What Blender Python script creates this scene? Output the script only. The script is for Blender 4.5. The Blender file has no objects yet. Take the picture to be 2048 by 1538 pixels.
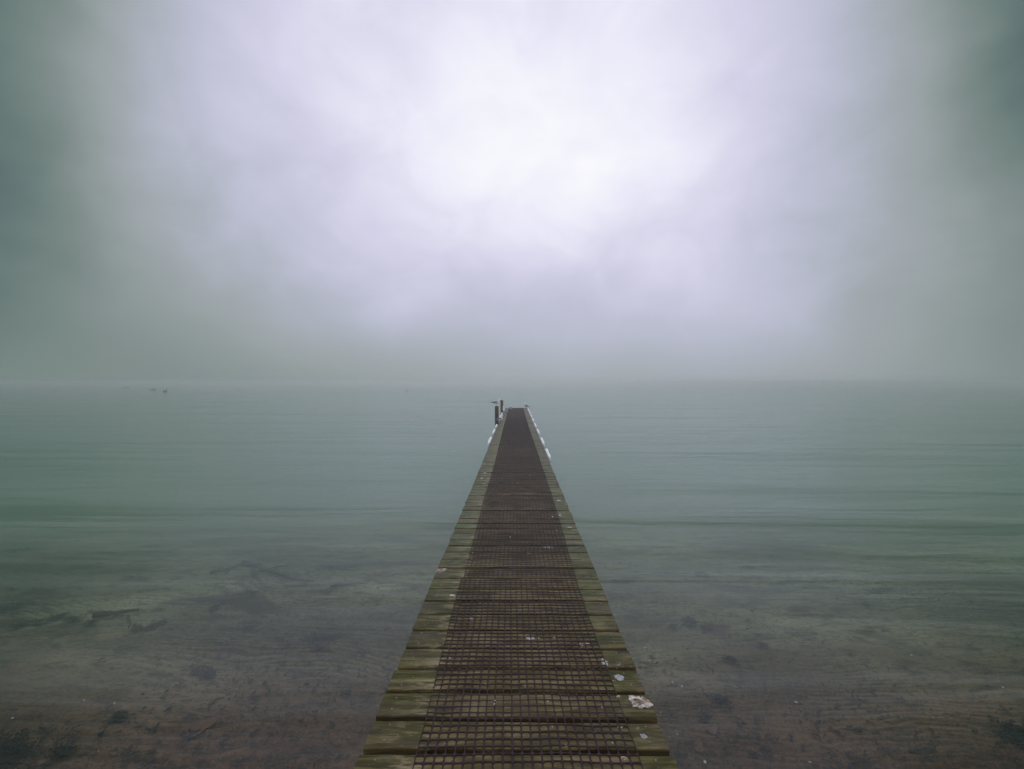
import bpy, bmesh, math, random
import numpy as np
from mathutils import Vector, Matrix, Euler

R = math.radians
C = bpy.context.scene.collection
scene = bpy.context.scene

# ------------------------------------------------------------------ camera
DECK = 0.50                      # deck surface above the water (water level is z = 0)
EYE = DECK + 1.434
cam_d = bpy.data.cameras.new('camera')
cam = bpy.data.objects.new('camera', cam_d)
C.objects.link(cam)
cam_d.sensor_width = 36.0
cam_d.lens = 36.0 * 900.0 / 2048.0
cam_d.clip_start = 0.05
cam_d.clip_end = 8000
cam.location = (0.0, 0.0, EYE)
cam.rotation_euler = (R(90 - 0.318), 0, R(0.51))
scene.camera = cam

# ------------------------------------------------------------------ world
def nt_helpers(nt):
    N, L = nt.nodes, nt.links
    def new(t, **kw):
        n = N.new(t)
        for k, v in kw.items():
            setattr(n, k, v)
        return n
    def put(sock, v):
        if isinstance(v, bpy.types.NodeSocket):
            L.new(v, sock)
        elif v is not None:
            sock.default_value = v
    def M(op, a, b=None, c=None, clamp=False):
        n = new('ShaderNodeMath', operation=op)
        n.use_clamp = clamp
        put(n.inputs[0], a); put(n.inputs[1], b)
        if c is not None: put(n.inputs[2], c)
        return n.outputs[0]
    def smooth(v, lo, hi, a=0.0, b=1.0):
        n = new('ShaderNodeMapRange', interpolation_type='SMOOTHSTEP')
        put(n.inputs[0], v); n.inputs[1].default_value = lo; n.inputs[2].default_value = hi
        n.inputs[3].default_value = a; n.inputs[4].default_value = b
        return n.outputs[0]
    def noise(vec, scale, detail=4, rough=0.5, dist=0.0):
        n = new('ShaderNodeTexNoise')
        if vec is not None: L.new(vec, n.inputs['Vector'])
        n.inputs['Scale'].default_value = scale; n.inputs['Detail'].default_value = detail
        n.inputs['Roughness'].default_value = rough; n.inputs['Distortion'].default_value = dist
        return n.outputs['Fac']
    def mapped(vec, scale=(1, 1, 1), loc=(0, 0, 0), rot=(0, 0, 0)):
        n = new('ShaderNodeMapping'); L.new(vec, n.inputs[0])
        n.inputs['Scale'].default_value = scale; n.inputs['Location'].default_value = loc
        n.inputs['Rotation'].default_value = rot
        return n.outputs[0]
    def mix(f, a, b, mode='MIX'):
        n = new('ShaderNodeMix', data_type='RGBA', blend_type=mode)
        put(n.inputs[0], f)
        for s, v in ((n.inputs[6], a), (n.inputs[7], b)):
            if isinstance(v, bpy.types.NodeSocket): L.new(v, s)
            else: s.default_value = (*v, 1) if len(v) == 3 else v
        return n.outputs[2]
    def ramp(v, stops):
        n = new('ShaderNodeValToRGB'); L.new(v, n.inputs[0])
        e = n.color_ramp.elements
        while len(e) < len(stops): e.new(0.5)
        for el, (p, c) in zip(e, stops):
            el.position = p; el.color = (*c, 1)
        return n.outputs[0]
    return N, L, new, put, M, smooth, noise, mapped, mix, ramp

SUN_EL, SUN_AZ = R(58), R(4)     # high behind the cloud, straight out over the lake
world = bpy.data.worlds.new('World')
scene.world = world
world.use_nodes = True
nt = world.node_tree
nt.nodes.clear()
N, L, new, put, M, smooth, noise, mapped, mix, ramp = nt_helpers(nt)
tc = new('ShaderNodeTexCoord')
nrm = new('ShaderNodeVectorMath', operation='NORMALIZE'); L.new(tc.outputs['Generated'], nrm.inputs[0])
D = nrm.outputs[0]
sep = new('ShaderNodeSeparateXYZ'); L.new(D, sep.inputs[0])
az = M('DEGREES', M('ARCTAN2', sep.outputs[0], sep.outputs[1]))
el = M('DEGREES', M('ARCSINE', sep.outputs[2]))
warp = noise(D, 1.7, 2, 0.5)
wob = M('MULTIPLY', M('SUBTRACT', warp, 0.5), 9.0)
def bell(v, c, w, p):            # exp(-(|v - c| / w) ^ p)
    return M('EXPONENT', M('MULTIPLY', M('POWER', M('DIVIDE', M('ABSOLUTE', M('SUBTRACT', v, c)), w), p), -1.0))
lobe = bell(M('ADD', az, M('MULTIPLY', wob, 1.6)), 0.48, 46.05, 3.81)
tilt = M('MULTIPLY', M('MINIMUM', M('MAXIMUM', az, -30.0), 30.0), 0.106)
el2 = M('ADD', M('ADD', el, tilt), wob)
rise = smooth(el2, -23.5, 24.5, -0.139, 0.696)
core = M('MULTIPLY', M('MULTIPLY', bell(M('SUBTRACT', az, wob), 2.27, 23.0, 2.0), bell(M('ADD', el, wob), 29.3, 13.0, 2.0)), 0.205)
wob2 = M('MULTIPLY', M('SUBTRACT', noise(mapped(D, (1, 1, 1.3), (5, 2, 1)), 2.4, 4, 0.5), 0.5), 16.0)
edge = M('ADD', M('MULTIPLY', bell(M('MULTIPLY', M('ADD', az, wob2), M('ADD', 1.0, M('MULTIPLY', M('MAXIMUM', M('SUBTRACT', el, 16.0), 0.0), 0.006))), 0.48, 48.6, 12.0), 0.93), 0.07)
t0 = M('MULTIPLY', M('ADD', M('ADD', M('MULTIPLY', lobe, rise), core), 0.117), edge)
# slow cloud billows
cl = noise(mapped(D, (1.0, 1.0, 1.5)), 2.6, 5, 0.45, 0.2)
cl2 = noise(mapped(D, (1.0, 1.0, 1.35), (3.1, 0.4, 1.7)), 6.0, 6, 0.55, 0.5)
bill = M('ADD', M('MULTIPLY', M('SUBTRACT', cl, 0.5), 0.46), M('MULTIPLY', M('SUBTRACT', cl2, 0.5), 0.27))
bill = M('MULTIPLY', bill, smooth(el, 0.5, 14.0, 0.05, 1.0))
bill = M('MULTIPLY', bill, M('ADD', 0.25, M('MULTIPLY', lobe, 0.75)))
t1 = M('MAXIMUM', M('ADD', M('ADD', t0, bill), M('MULTIPLY', smooth(el, 0.0, 6.0, 0.12, 0.0), M('SUBTRACT', 1.0, edge))), 0.0)
# overhead and behind: plain bright overcast
up = M('MAXIMUM', smooth(el, 44.0, 64.0), smooth(M('ABSOLUTE', az), 58.0, 100.0))
t2 = M('ADD', M('MULTIPLY', t1, M('SUBTRACT', 1.0, up)), M('MULTIPLY', up, 0.70))
skycol = ramp(M('DIVIDE', t2, 1.15), [(p_ / 1.15, c_) for p_, c_ in ((0.0, (0.100, 0.152, 0.150)), (0.13, (0.178, 0.238, 0.222)),
    (0.20, (0.218, 0.268, 0.263)), (0.32, (0.304, 0.346, 0.352)), (0.44, (0.376, 0.413, 0.456)), (0.58, (0.497, 0.515, 0.631)),
    (0.77, (0.658, 0.645, 0.807)), (0.95, (0.840, 0.830, 0.956)), (1.10, (0.960, 0.960, 1.0)))])
bg1 = new('ShaderNodeBackground'); L.new(skycol, bg1.inputs[0]); bg1.inputs[1].default_value = 1.0
sky = new('ShaderNodeTexSky', sky_type='NISHITA')
sky.sun_disc = False; sky.sun_elevation = SUN_EL; sky.sun_rotation = SUN_AZ
bg2 = new('ShaderNodeBackground'); L.new(sky.outputs[0], bg2.inputs[0]); bg2.inputs[1].default_value = 0.06
ms = new('ShaderNodeMixShader'); ms.inputs[0].default_value = 0.985
L.new(bg2.outputs[0], ms.inputs[1]); L.new(bg1.outputs[0], ms.inputs[2])
wo = new('ShaderNodeOutputWorld'); L.new(ms.outputs[0], wo.inputs[0])

# ------------------------------------------------------------------ sun (through overcast)
sd = bpy.data.lights.new('sun', 'SUN'); sd.energy = 0.5; sd.angle = R(25); sd.color = (1.0, 0.97, 0.93)
so = bpy.data.objects.new('sun', sd); C.objects.link(so)
sdir = Vector((math.sin(SUN_AZ) * math.cos(SUN_EL), math.cos(SUN_AZ) * math.cos(SUN_EL), math.sin(SUN_EL)))
so.rotation_euler = (-sdir).to_track_quat('-Z', 'Y').to_euler()
so.location = sdir * 30

scene.view_settings.view_transform = 'Standard'
scene.view_settings.look = 'None'
scene.view_settings.exposure = 0.0
scene.view_settings.gamma = 1.0
scene.cycles.use_denoising = True
scene.cycles.max_bounces = 8
scene.cycles.transparent_max_bounces = 12
scene.cycles.volume_bounces = 1

# ------------------------------------------------------------------ mesh helpers
class MB:
    def __init__(self): self.v = []; self.f = []; self.m = []
    def add(self, vs, fs, mi=0):
        o = len(self.v)
        self.v += [tuple(p) for p in vs]
        self.f += [tuple(i + o for i in f) for f in fs]
        self.m += [mi] * len(fs)
    def tube(self, pts, rad, n=8, mi=0, caps=True, sx=1.0, up=None):
        """pts: list of points, rad: list of radii or (rx, ry) pairs"""
        P = [Vector(p) for p in pts]
        vs = []
        ref = Vector(up) if up else Vector((0, 0, 1))
        for i, p in enumerate(P):
            t = (P[min(i + 1, len(P) - 1)] - P[max(i - 1, 0)]).normalized()
            s = t.cross(ref)
            if s.length < 1e-4: s = t.cross(Vector((0, 1, 0)))
            s.normalize(); u = s.cross(t)
            r = rad[i]
            rx, ry = r if isinstance(r, (tuple, list)) else (r, r)
            for k in range(n):
                a = 2 * math.pi * k / n
                vs.append(p + s * (rx * math.cos(a)) + u * (ry * math.sin(a)))
        fs = []
        for i in range(len(P) - 1):
            for k in range(n):
                fs.append((i * n + k, i * n + (k + 1) % n, (i + 1) * n + (k + 1) % n, (i + 1) * n + k))
        if caps:
            fs.append(tuple(range(n - 1, -1, -1)))
            fs.append(tuple((len(P) - 1) * n + k for k in range(n)))
        self.add(vs, fs, mi)
    def box(self, x0, x1, y0, y1, z0, z1, b=0.006, mi=0):
        bm = bmesh.new()
        bmesh.ops.create_cube(bm, size=1.0)
        for v in bm.verts:
            v.co = Vector(((x0 + x1) / 2 + v.co.x * (x1 - x0), (y0 + y1) / 2 + v.co.y * (y1 - y0), (z0 + z1) / 2 + v.co.z * (z1 - z0)))
        if b: bmesh.ops.bevel(bm, geom=bm.edges[:], offset=b, segments=2, affect='EDGES', profile=0.5)
        bm.verts.index_update()
        self.add([v.co[:] for v in bm.verts], [[v.index for v in f.verts] for f in bm.faces], mi)
        bm.free()
    def build(self, name, mats, parent=None, smooth=True, loc=None):
        me = bpy.data.meshes.new(name)
        me.from_pydata(self.v, [], self.f)
        mats = mats if isinstance(mats, (list, tuple)) else [mats]
        for m in mats: me.materials.append(m)
        if len(mats) > 1: me.polygons.foreach_set('material_index', self.m)
        if smooth: me.polygons.foreach_set('use_smooth', [True] * len(me.polygons))
        me.update()
        o = bpy.data.objects.new(name, me); C.objects.link(o)
        if parent: o.parent = parent
        if loc: o.location = loc
        return o

def tag(o, label=None, cat=None, group=None, kind=None):
    if label: o['label'] = label
    if cat: o['category'] = cat
    if group: o['group'] = group
    if kind: o['kind'] = kind
    return o

def empty(name, loc=(0, 0, 0)):
    o = bpy.data.objects.new(name, None); C.objects.link(o)
    o.location = loc; o.empty_display_size = 0.2
    return o

def material(name):
    m = bpy.data.materials.new(name); m.use_nodes = True
    m.node_tree.nodes.clear()
    h = nt_helpers(m.node_tree)
    out = h[2]('ShaderNodeOutputMaterial')
    return m, h, out

def simple(name, c, rough=0.6, var=0.0, scale=20, spec=0.5, bump=0.0):
    m, (N, L, new, put, M, smooth, noise, mapped, mix, ramp), out = material(name)
    p = new('ShaderNodeBsdfPrincipled')
    tcx = new('ShaderNodeTexCoord').outputs['Object']
    n = noise(tcx, scale, 5, 0.6)
    lo = tuple(x * (1 - var) for x in c); hi = tuple(min(1, x * (1 + var)) for x in c)
    L.new(ramp(n, [(0.3, lo), (0.7, hi)]), p.inputs['Base Color'])
    p.inputs['Roughness'].default_value = rough
    p.inputs['Specular IOR Level'].default_value = spec
    if bump:
        b = new('ShaderNodeBump'); b.inputs['Strength'].default_value = bump; b.inputs['Distance'].default_value = 0.01
        L.new(n, b.inputs['Height']); L.new(b.outputs[0], p.inputs['Normal'])
    L.new(p.outputs[0], out.inputs[0])
    return m

# smooth value noise for geometry
_rs = np.random.RandomState(7)
_tab = _rs.rand(257, 257)
def vnoise(x, y):
    x = np.asarray(x, float); y = np.asarray(y, float)
    xi = np.floor(x).astype(int); yi = np.floor(y).astype(int)
    fx = x - xi; fy = y - yi
    fx = fx * fx * (3 - 2 * fx); fy = fy * fy * (3 - 2 * fy)
    x0 = xi % 256; x1 = (xi + 1) % 256; y0 = yi % 256; y1 = (yi + 1) % 256
    return (_tab[x0, y0] * (1 - fx) + _tab[x1, y0] * fx) * (1 - fy) + (_tab[x0, y1] * (1 - fx) + _tab[x1, y1] * fx) * fy
def fbm(x, y, o=4):
    s = 0; a = 0.5
    for k in range(o):
        s = s + a * vnoise(x * 2 ** k + 17.3 * k, y * 2 ** k + 9.1 * k); a *= 0.5
    return s / (1 - 0.5 ** o)

def bed_depth(x, y):
    y = np.asarray(y, float); x = np.asarray(x, float)
    d = 0.085 + 0.040 * (y - 1.8) + 0.085 * np.log1p(np.exp((y - 4.6) * 1.6)) / 1.6
    d = np.minimum(d, 1.9 + 1.1 * (1 - np.exp(-np.maximum(y - 17, 0) / 30.0)))
    d = np.maximum(d, -0.35)
    return d + 0.05 * (fbm(x * 0.6 + 40, y * 0.6 + 11, 3) - 0.5) * np.clip((y + 2) / 6, 0, 1)
def bed_z(x, y): return float(-bed_depth(x, y))

def ray(px, py):
    v = Vector(((px - 1024) / 900.0, -(py - 769) / 900.0, -1.0))
    return (cam.rotation_euler.to_matrix() @ v).normalized()
def at(px, py, z):
    r = ray(px, py); t = (z - EYE) / r.z
    return Vector((r.x * t, r.y * t, z))
def at_bed(px, py):
    p = at(px, py, -0.2)
    for _ in range(12): p = at(px, py, bed_z(p.x, p.y))
    return p

# ------------------------------------------------------------------ lake bed
def axis(dense_lo, dense_hi, step, lo, hi, g):
    a = list(np.arange(dense_lo, dense_hi + 1e-6, step))
    s = step; v = dense_hi; up = []
    while v < hi: s *= g; v += s; up.append(min(v, hi))
    s = step; v = dense_lo; dn = []
    while v > lo: s *= g; v -= s; dn.append(max(v, lo))
    return np.array(dn[::-1] + a + up)
xs = axis(-7.0, 7.0, 0.024, -1500, 1500, 1.10)
ys = np.concatenate([axis(0.9, 4.4, 0.0095, -40, 4.4, 1.06), axis(4.418, 7.6, 0.018, 4.418, 1500, 1.06)])
X, Y = np.meshgrid(xs, ys)
Z = -bed_depth(X, Y)
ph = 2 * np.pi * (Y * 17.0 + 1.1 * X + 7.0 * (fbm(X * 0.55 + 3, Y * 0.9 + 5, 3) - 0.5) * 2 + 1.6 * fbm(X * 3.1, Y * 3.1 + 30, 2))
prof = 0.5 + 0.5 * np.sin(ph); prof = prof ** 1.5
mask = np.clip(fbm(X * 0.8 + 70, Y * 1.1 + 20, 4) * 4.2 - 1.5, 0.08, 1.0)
nearf = np.exp(-np.clip(np.abs(Y - 3.0) - 3.5, 0, None) * 1.5) * np.clip((9 - np.abs(X)) / 2, 0, 1)
Z = Z + nearf * (0.015 * prof * mask + 0.006 * (fbm(X * 9 + 5, Y * 14 + 2, 3) - 0.5) + 0.004 * (fbm(X * 40 + 5, Y * 40 + 2, 2) - 0.5))
coarse = np.clip((-X - 0.5) / 1.2, 0, 1) * np.exp(-((Y - 2.3) / 0.75) ** 2)
prof2 = (0.5 + 0.5 * np.sin(2 * np.pi * (Y * 9.0 + 1.5 * X + 5.0 * (fbm(X * 0.9 + 23, Y * 1.2 + 55, 4) - 0.5)))) ** 1.4
Z = Z + nearf * coarse * 0.020 * (prof2 - 0.3) * np.clip(fbm(X * 1.2 + 9, Y * 1.5 + 4, 3) * 3 - 0.8, 0.2, 1)
trough = nearf * np.clip(1.15 - prof * 1.6, 0, 1) * mask + nearf * coarse * 0.8 * np.clip(1.0 - prof2 * 1.7, 0, 1)  # darkens the bed colour toward the ripple troughs
ny, nx = X.shape
me = bpy.data.meshes.new('lake_bed')
me.vertices.add(nx * ny)
me.vertices.foreach_set('co', np.stack([X, Y, Z], -1).astype(np.float32).ravel())
idx = np.arange(nx * ny).reshape(ny, nx)
q = np.stack([idx[:-1, :-1], idx[:-1, 1:], idx[1:, 1:], idx[1:, :-1]], -1).reshape(-1, 4)
me.loops.add(q.size); me.loops.foreach_set('vertex_index', q.astype(np.int32).ravel())
me.polygons.add(len(q)); me.polygons.foreach_set('loop_start', (np.arange(len(q)) * 4).astype(np.int32))
me.polygons.foreach_set('use_smooth', np.ones(len(q), bool))
me.update(calc_edges=True)
sa = me.attributes.new('trough', 'FLOAT', 'POINT'); sa.data.foreach_set('value', trough.astype(np.float32).ravel())
m, (N, L, new, put, M, smooth, noise, mapped, mix, ramp), out = material('silty_sand')
tcx = new('ShaderNodeTexCoord').outputs['Object']
p = new('ShaderNodeBsdfPrincipled')
big = noise(mapped(tcx, (0.55, 0.9, 1)), 0.9, 6, 0.6)
mid = noise(mapped(tcx, (1.0, 1.8, 1)), 4.0, 6, 0.65, 0.4)
fine = noise(tcx, 70.0, 4, 0.7)
speck = noise(mapped(tcx, (1, 1.5, 1)), 26.0, 3, 0.6)
c = ramp(big, [(0.32, (0.072, 0.036, 0.021)), (0.50, (0.145, 0.076, 0.042)), (0.68, (0.28, 0.165, 0.092))])
syb = new('ShaderNodeSeparateXYZ'); L.new(tcx, syb.inputs[0])
murk_green = ramp(big, [(0.34, (0.090, 0.098, 0.058)), (0.52, (0.185, 0.205, 0.120)), (0.66, (0.34, 0.37, 0.215))])   # green of the turbid water, painted into the bed colour off the shore
c = mix(smooth(M('ADD', syb.outputs[1], M('MULTIPLY', mid, 1.2)), 2.7, 5.0, 0, 0.85), c, murk_green)
weedy = smooth(noise(mapped(tcx, (0.8, 1.5, 1), (2, 8, 0), (0, 0, R(6))), 1.15, 6, 0.68, 0.5), 0.50, 0.62)
c = mix(M('MULTIPLY', M('MULTIPLY', weedy, smooth(syb.outputs[1], 2.9, 4.2)), smooth(syb.outputs[0], -0.5, 1.5, 0.95, 0.7)), c, (0.032, 0.026, 0.022))
c = mix(smooth(mid, 0.50, 0.66, 0, 0.8), c, (0.045, 0.027, 0.023))
streak = noise(mapped(tcx, (1.4, 3.6, 1), (3, 2, 0), (0, 0, R(12))), 2.6, 6, 0.72, 0.9)
sat = new('ShaderNodeAttribute'); sat.attribute_name = 'trough'
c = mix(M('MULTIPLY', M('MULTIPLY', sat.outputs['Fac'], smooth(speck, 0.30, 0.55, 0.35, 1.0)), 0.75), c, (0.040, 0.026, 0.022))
c = mix(smooth(streak, 0.52, 0.68, 0, 0.75), c, (0.040, 0.024, 0.019))
c = mix(smooth(speck, 0.56, 0.66, 0, 0.8), c, (0.032, 0.022, 0.019))
c = mix(smooth(fine, 0.48, 0.72, 0, 0.55), c, (0.27, 0.20, 0.14))
c = mix(smooth(noise(mapped(tcx, (1, 1.2, 1), (9, 4, 2)), 60.0, 3, 0.7), 0.57, 0.66, 0, 0.8), c, (0.035, 0.024, 0.019))
L.new(c, p.inputs['Base Color']); p.inputs['Roughness'].default_value = 0.95
p.inputs['Specular IOR Level'].default_value = 0.1
b = new('ShaderNodeBump'); b.inputs['Strength'].default_value = 0.5; b.inputs['Distance'].default_value = 0.012
L.new(noise(tcx, 45.0, 5, 0.7), b.inputs['Height']); L.new(b.outputs[0], p.inputs['Normal'])
L.new(p.outputs[0], out.inputs[0])
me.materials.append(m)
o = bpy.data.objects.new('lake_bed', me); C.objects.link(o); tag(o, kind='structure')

# ------------------------------------------------------------------ water (closed body, turbid green)
m, (N, L, new, put, M, smooth, noise, mapped, mix, ramp), out = material('lake_water')
tcx = new('ShaderNodeTexCoord').outputs['Object']
warpn = noise(tcx, 0.12, 2, 0.5)
w1 = noise(mapped(tcx, (0.30, 2.2, 1), (0, 0, 0), (0, 0, R(3))), 1.5, 4, 0.55, 0.6)       # small breath ripples
w2 = noise(mapped(tcx, (0.10, 0.75, 1), (4, 1, 0), (0, 0, R(-5))), 1.0, 3, 0.5, 0.8)      # long low swell
w3 = noise(mapped(tcx, (0.9, 5.0, 1), (1, 7, 0), (0, 0, R(8))), 2.2, 3, 0.5, 0.5)
patch = smooth(noise(mapped(tcx, (0.05, 0.14, 1)), 1.0, 3, 0.5), 0.38, 0.62)
w4 = noise(mapped(tcx, (0.035, 0.26, 1), (2, 5, 0), (0, 0, R(4))), 1.0, 2, 0.45, 0.5)      # broad soft swell
h = M('ADD', M('ADD', M('MULTIPLY', w1, 0.014), M('MULTIPLY', w4, 0.30)), M('ADD', M('MULTIPLY', w2, 0.085), M('MULTIPLY', M('MULTIPLY', w3, patch), 0.006)))
b = new('ShaderNodeBump'); b.inputs['Strength'].default_value = 1.0; b.inputs['Distance'].default_value = 1.0
L.new(h, b.inputs['Height'])
fr = new('ShaderNodeFresnel'); fr.inputs['IOR'].default_value = 1.333; L.new(b.outputs[0], fr.inputs['Normal'])
tr = new('ShaderNodeBsdfTransparent'); tr.inputs[0].default_value = (0.97, 0.99, 0.98, 1)
gl = new('ShaderNodeBsdfGlossy'); gl.inputs['Roughness'].default_value = 0.08; gl.inputs[0].default_value = (0.82, 0.88, 0.85, 1); L.new(b.outputs[0], gl.inputs['Normal'])
mx = new('ShaderNodeMixShader'); L.new(fr.outputs[0], mx.inputs[0]); L.new(tr.outputs[0], mx.inputs[1]); L.new(gl.outputs[0], mx.inputs[2])
L.new(mx.outputs[0], out.inputs['Surface'])
pv = new('ShaderNodeVolumePrincipled')
pv.inputs['Color'].default_value = (0.54, 0.84, 0.64, 1)
pv.inputs['Density'].default_value = 0.46
pv.inputs['Anisotropy'].default_value = 0.2
L.new(pv.outputs[0], out.inputs['Volume'])
WATER = m
mb = MB()
xa, ya, yb, zb = 1480, -20, 1480, -4.2
mb.add([(-xa, ya, zb), (xa, ya, zb), (xa, yb, zb), (-xa, yb, zb), (-xa, ya, 0), (xa, ya, 0), (xa, yb, 0), (-xa, yb, 0)],
       [(3, 2, 1, 0), (4, 5, 6, 7), (0, 1, 5, 4), (1, 2, 6, 5), (2, 3, 7, 6), (3, 0, 4, 7)])
tag(mb.build('water', WATER, smooth=False), kind='structure')

# ------------------------------------------------------------------ materials of the jetty
def wood_material(name, under_netting=True, axis_scale=(3.0, 27, 27)):
    m, (N, L, new, put, M, smooth, noise, mapped, mix, ramp), out = material(name)
    tcx = new('ShaderNodeTexCoord').outputs['Object']
    geo = new('ShaderNodeNewGeometry')
    rnd = geo.outputs['Random Per Island']
    off = new('ShaderNodeCombineXYZ'); L.new(M('MULTIPLY', rnd, 53.0), off.inputs[0]); L.new(M('MULTIPLY', rnd, 31.0), off.inputs[2])
    va = new('ShaderNodeVectorMath', operation='ADD'); L.new(tcx, va.inputs[0]); L.new(off.outputs[0], va.inputs[1])
    V = va.outputs[0]
    grain = noise(mapped(V, axis_scale), 1.6, 6, 0.65, 0.7)
    grain2 = noise(mapped(V, tuple(s * 2.5 for s in axis_scale)), 1.6, 4, 0.6)
    blot = noise(mapped(V, (2.5, 5, 5)), 1.3, 5, 0.6, 0.5)
    blot2 = noise(mapped(V, (5.0, 11, 11), (7, 2, 3)), 1.4, 5, 0.65, 0.3)
    sepx = new('ShaderNodeSeparateXYZ'); L.new(tcx, sepx.inputs[0])
    x = sepx.outputs[0]
    brown = ramp(grain, [(0.28, (0.026, 0.015, 0.005)), (0.5, (0.125, 0.090, 0.032)), (0.74, (0.290, 0.222, 0.092))])
    green = ramp(grain, [(0.25, (0.014, 0.013, 0.002)), (0.5, (0.056, 0.055, 0.009)), (0.74, (0.160, 0.154, 0.038))])
    if under_netting:
        side = M('ADD', smooth(x, -0.40, -0.34, 1, 0), smooth(x, 0.38, 0.46, 0, 1), clamp=True)
        algae = M('ADD', M('MULTIPLY', side, 0.55), M('MULTIPLY', smooth(blot, 0.35, 0.65), 0.50), clamp=True)
    else:
        algae = smooth(blot, 0.35, 0.65, 0.1, 0.75)
    sheen_green = ramp(grain, [(0.25, (0.028, 0.037, 0.014)), (0.5, (0.078, 0.110, 0.048)), (0.78, (0.180, 0.230, 0.115))])  # algae farther out, the sky's grey-green sheen painted into its colour
    green = mix(smooth(sepx.outputs[1], 2.0, 4.5, 0.0, 0.9), green, sheen_green) if under_netting else green
    sn = new('ShaderNodeSeparateXYZ'); L.new(geo.outputs['True Normal'], sn.inputs[0])
    algae = M('MULTIPLY', algae, smooth(sn.outputs[2], 0.3, 0.8, 0.05, 1.0)) if under_netting else algae
    c = mix(algae, brown, green)
    c = mix(M('MULTIPLY', M('SUBTRACT', rnd, 0.2), 0.35, clamp=True), c, (0.046, 0.042, 0.022))
    # bare pale wood showing where the growth is rubbed off
    rub = smooth(M('ADD', M('MULTIPLY', blot2, 0.70), M('MULTIPLY', grain, 0.45)), 0.545, 0.66)
    if under_netting:
        strip = M('MULTIPLY', smooth(x, -0.56, -0.40, 0.10, 1), smooth(x, -0.36, -0.33, 1, 0.30))
        strip = M('MULTIPLY', strip, smooth(x, 0.0, 0.5, 1.0, 0.8))
        rub = M('MULTIPLY', rub, strip)
    c = mix(M('MULTIPLY', rub, 0.85), c, ramp(grain2, [(0.3, (0.20, 0.165, 0.075)), (0.7, (0.34, 0.28, 0.16))]))
    # black rot and grime
    c = mix(smooth(noise(mapped(V, (3.4, 9, 9), (3, 9, 1)), 1.5, 5, 0.7), 0.54, 0.67, 0, 0.7), c, (0.026, 0.020, 0.014))
    c = mix(smooth(noise(mapped(V, (1.6, 4, 4), (5, 1, 8)), 1.4, 5, 0.65, 0.6), 0.47, 0.66, 0, 0.55), c, (0.034, 0.030, 0.012))
    # fine pale specks
    sp = noise(V, 85.0, 2, 0.5)
    c = mix(smooth(sp, 0.70, 0.76, 0, 0.6), c, (0.42, 0.42, 0.34))
    p = new('ShaderNodeBsdfPrincipled')
    L.new(c, p.inputs['Base Color'])
    L.new(smooth(blot, 0.3, 0.7, 0.46, 0.66), p.inputs['Roughness'])
    p.inputs['Specular IOR Level'].default_value = 0.15
    b = new('ShaderNodeBump'); b.inputs['Strength'].default_value = 0.6; b.inputs['Distance'].default_value = 0.004
    L.new(M('ADD', grain, M('MULTIPLY', blot2, 0.5)), b.inputs['Height']); L.new(b.outputs[0], p.inputs['Normal'])
    L.new(p.outputs[0], out.inputs[0])
    return m
PLANK = wood_material('weathered_plank')
BEAM = wood_material('weathered_beam', False, (34, 2.2, 34))
PILE = wood_material('weathered_pile', False, (30, 30, 2.0))
NAIL = simple('galvanised_nail', (0.24, 0.27, 0.29), 0.5, 0.3, 60)
NET = simple('dark_plastic_netting', (0.034, 0.018, 0.019), 0.65, 0.35, 30, 0.2)
BUMPER = simple('white_fender_vinyl', (0.88, 0.87, 0.90), 0.55, 0.08, 12, bump=0.2)

# ------------------------------------------------------------------ jetty
jetty = empty('jetty', (0, 0, 0))
tag(jetty, 'narrow wooden jetty with dark netting down its middle running out into the fog', 'jetty')
rng = random.Random(11)
Y0, Y1, HW, TH = -1.2, 24.85, 0.600, 0.045

planks = []          # (y_lo, y_hi, z_top, skew)
y = Y0
# near plank joints read off the photograph (image rows of the gaps at the middle of the deck)
gap_rows = [1504, 1440, 1385, 1337, 1297, 1261, 1229, 1202, 1178, 1157, 1136]
gap_y = sorted(at(1030, r, DECK).y for r in gap_rows)
edges = []
yy = gap_y[0]
back = []
while yy > Y0: yy -= rng.uniform(0.158, 0.168); back.append(yy)
edges = back[::-1] + gap_y
yy = gap_y[-1]
while yy < Y1 - 0.2: yy += rng.uniform(0.150, 0.168); edges.append(yy)
edges.append(Y1)
gaps = [rng.choice([0.010, 0.013, 0.016, 0.019, 0.023]) for _ in edges]
for g, w in zip(range(len(back), len(back) + 11), (0.023, 0.025, 0.021, 0.019, 0.015, 0.018, 0.011, 0.016, 0.012, 0.017, 0.013)): gaps[g] = w * 1.1
for i in range(len(edges) - 1):
    planks.append((edges[i] + gaps[i] / 2, edges[i + 1] - gaps[i + 1] / 2, DECK + rng.uniform(-0.0025, 0.0025), rng.uniform(-0.003, 0.003)))
mb = MB()
NS = 25
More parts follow.
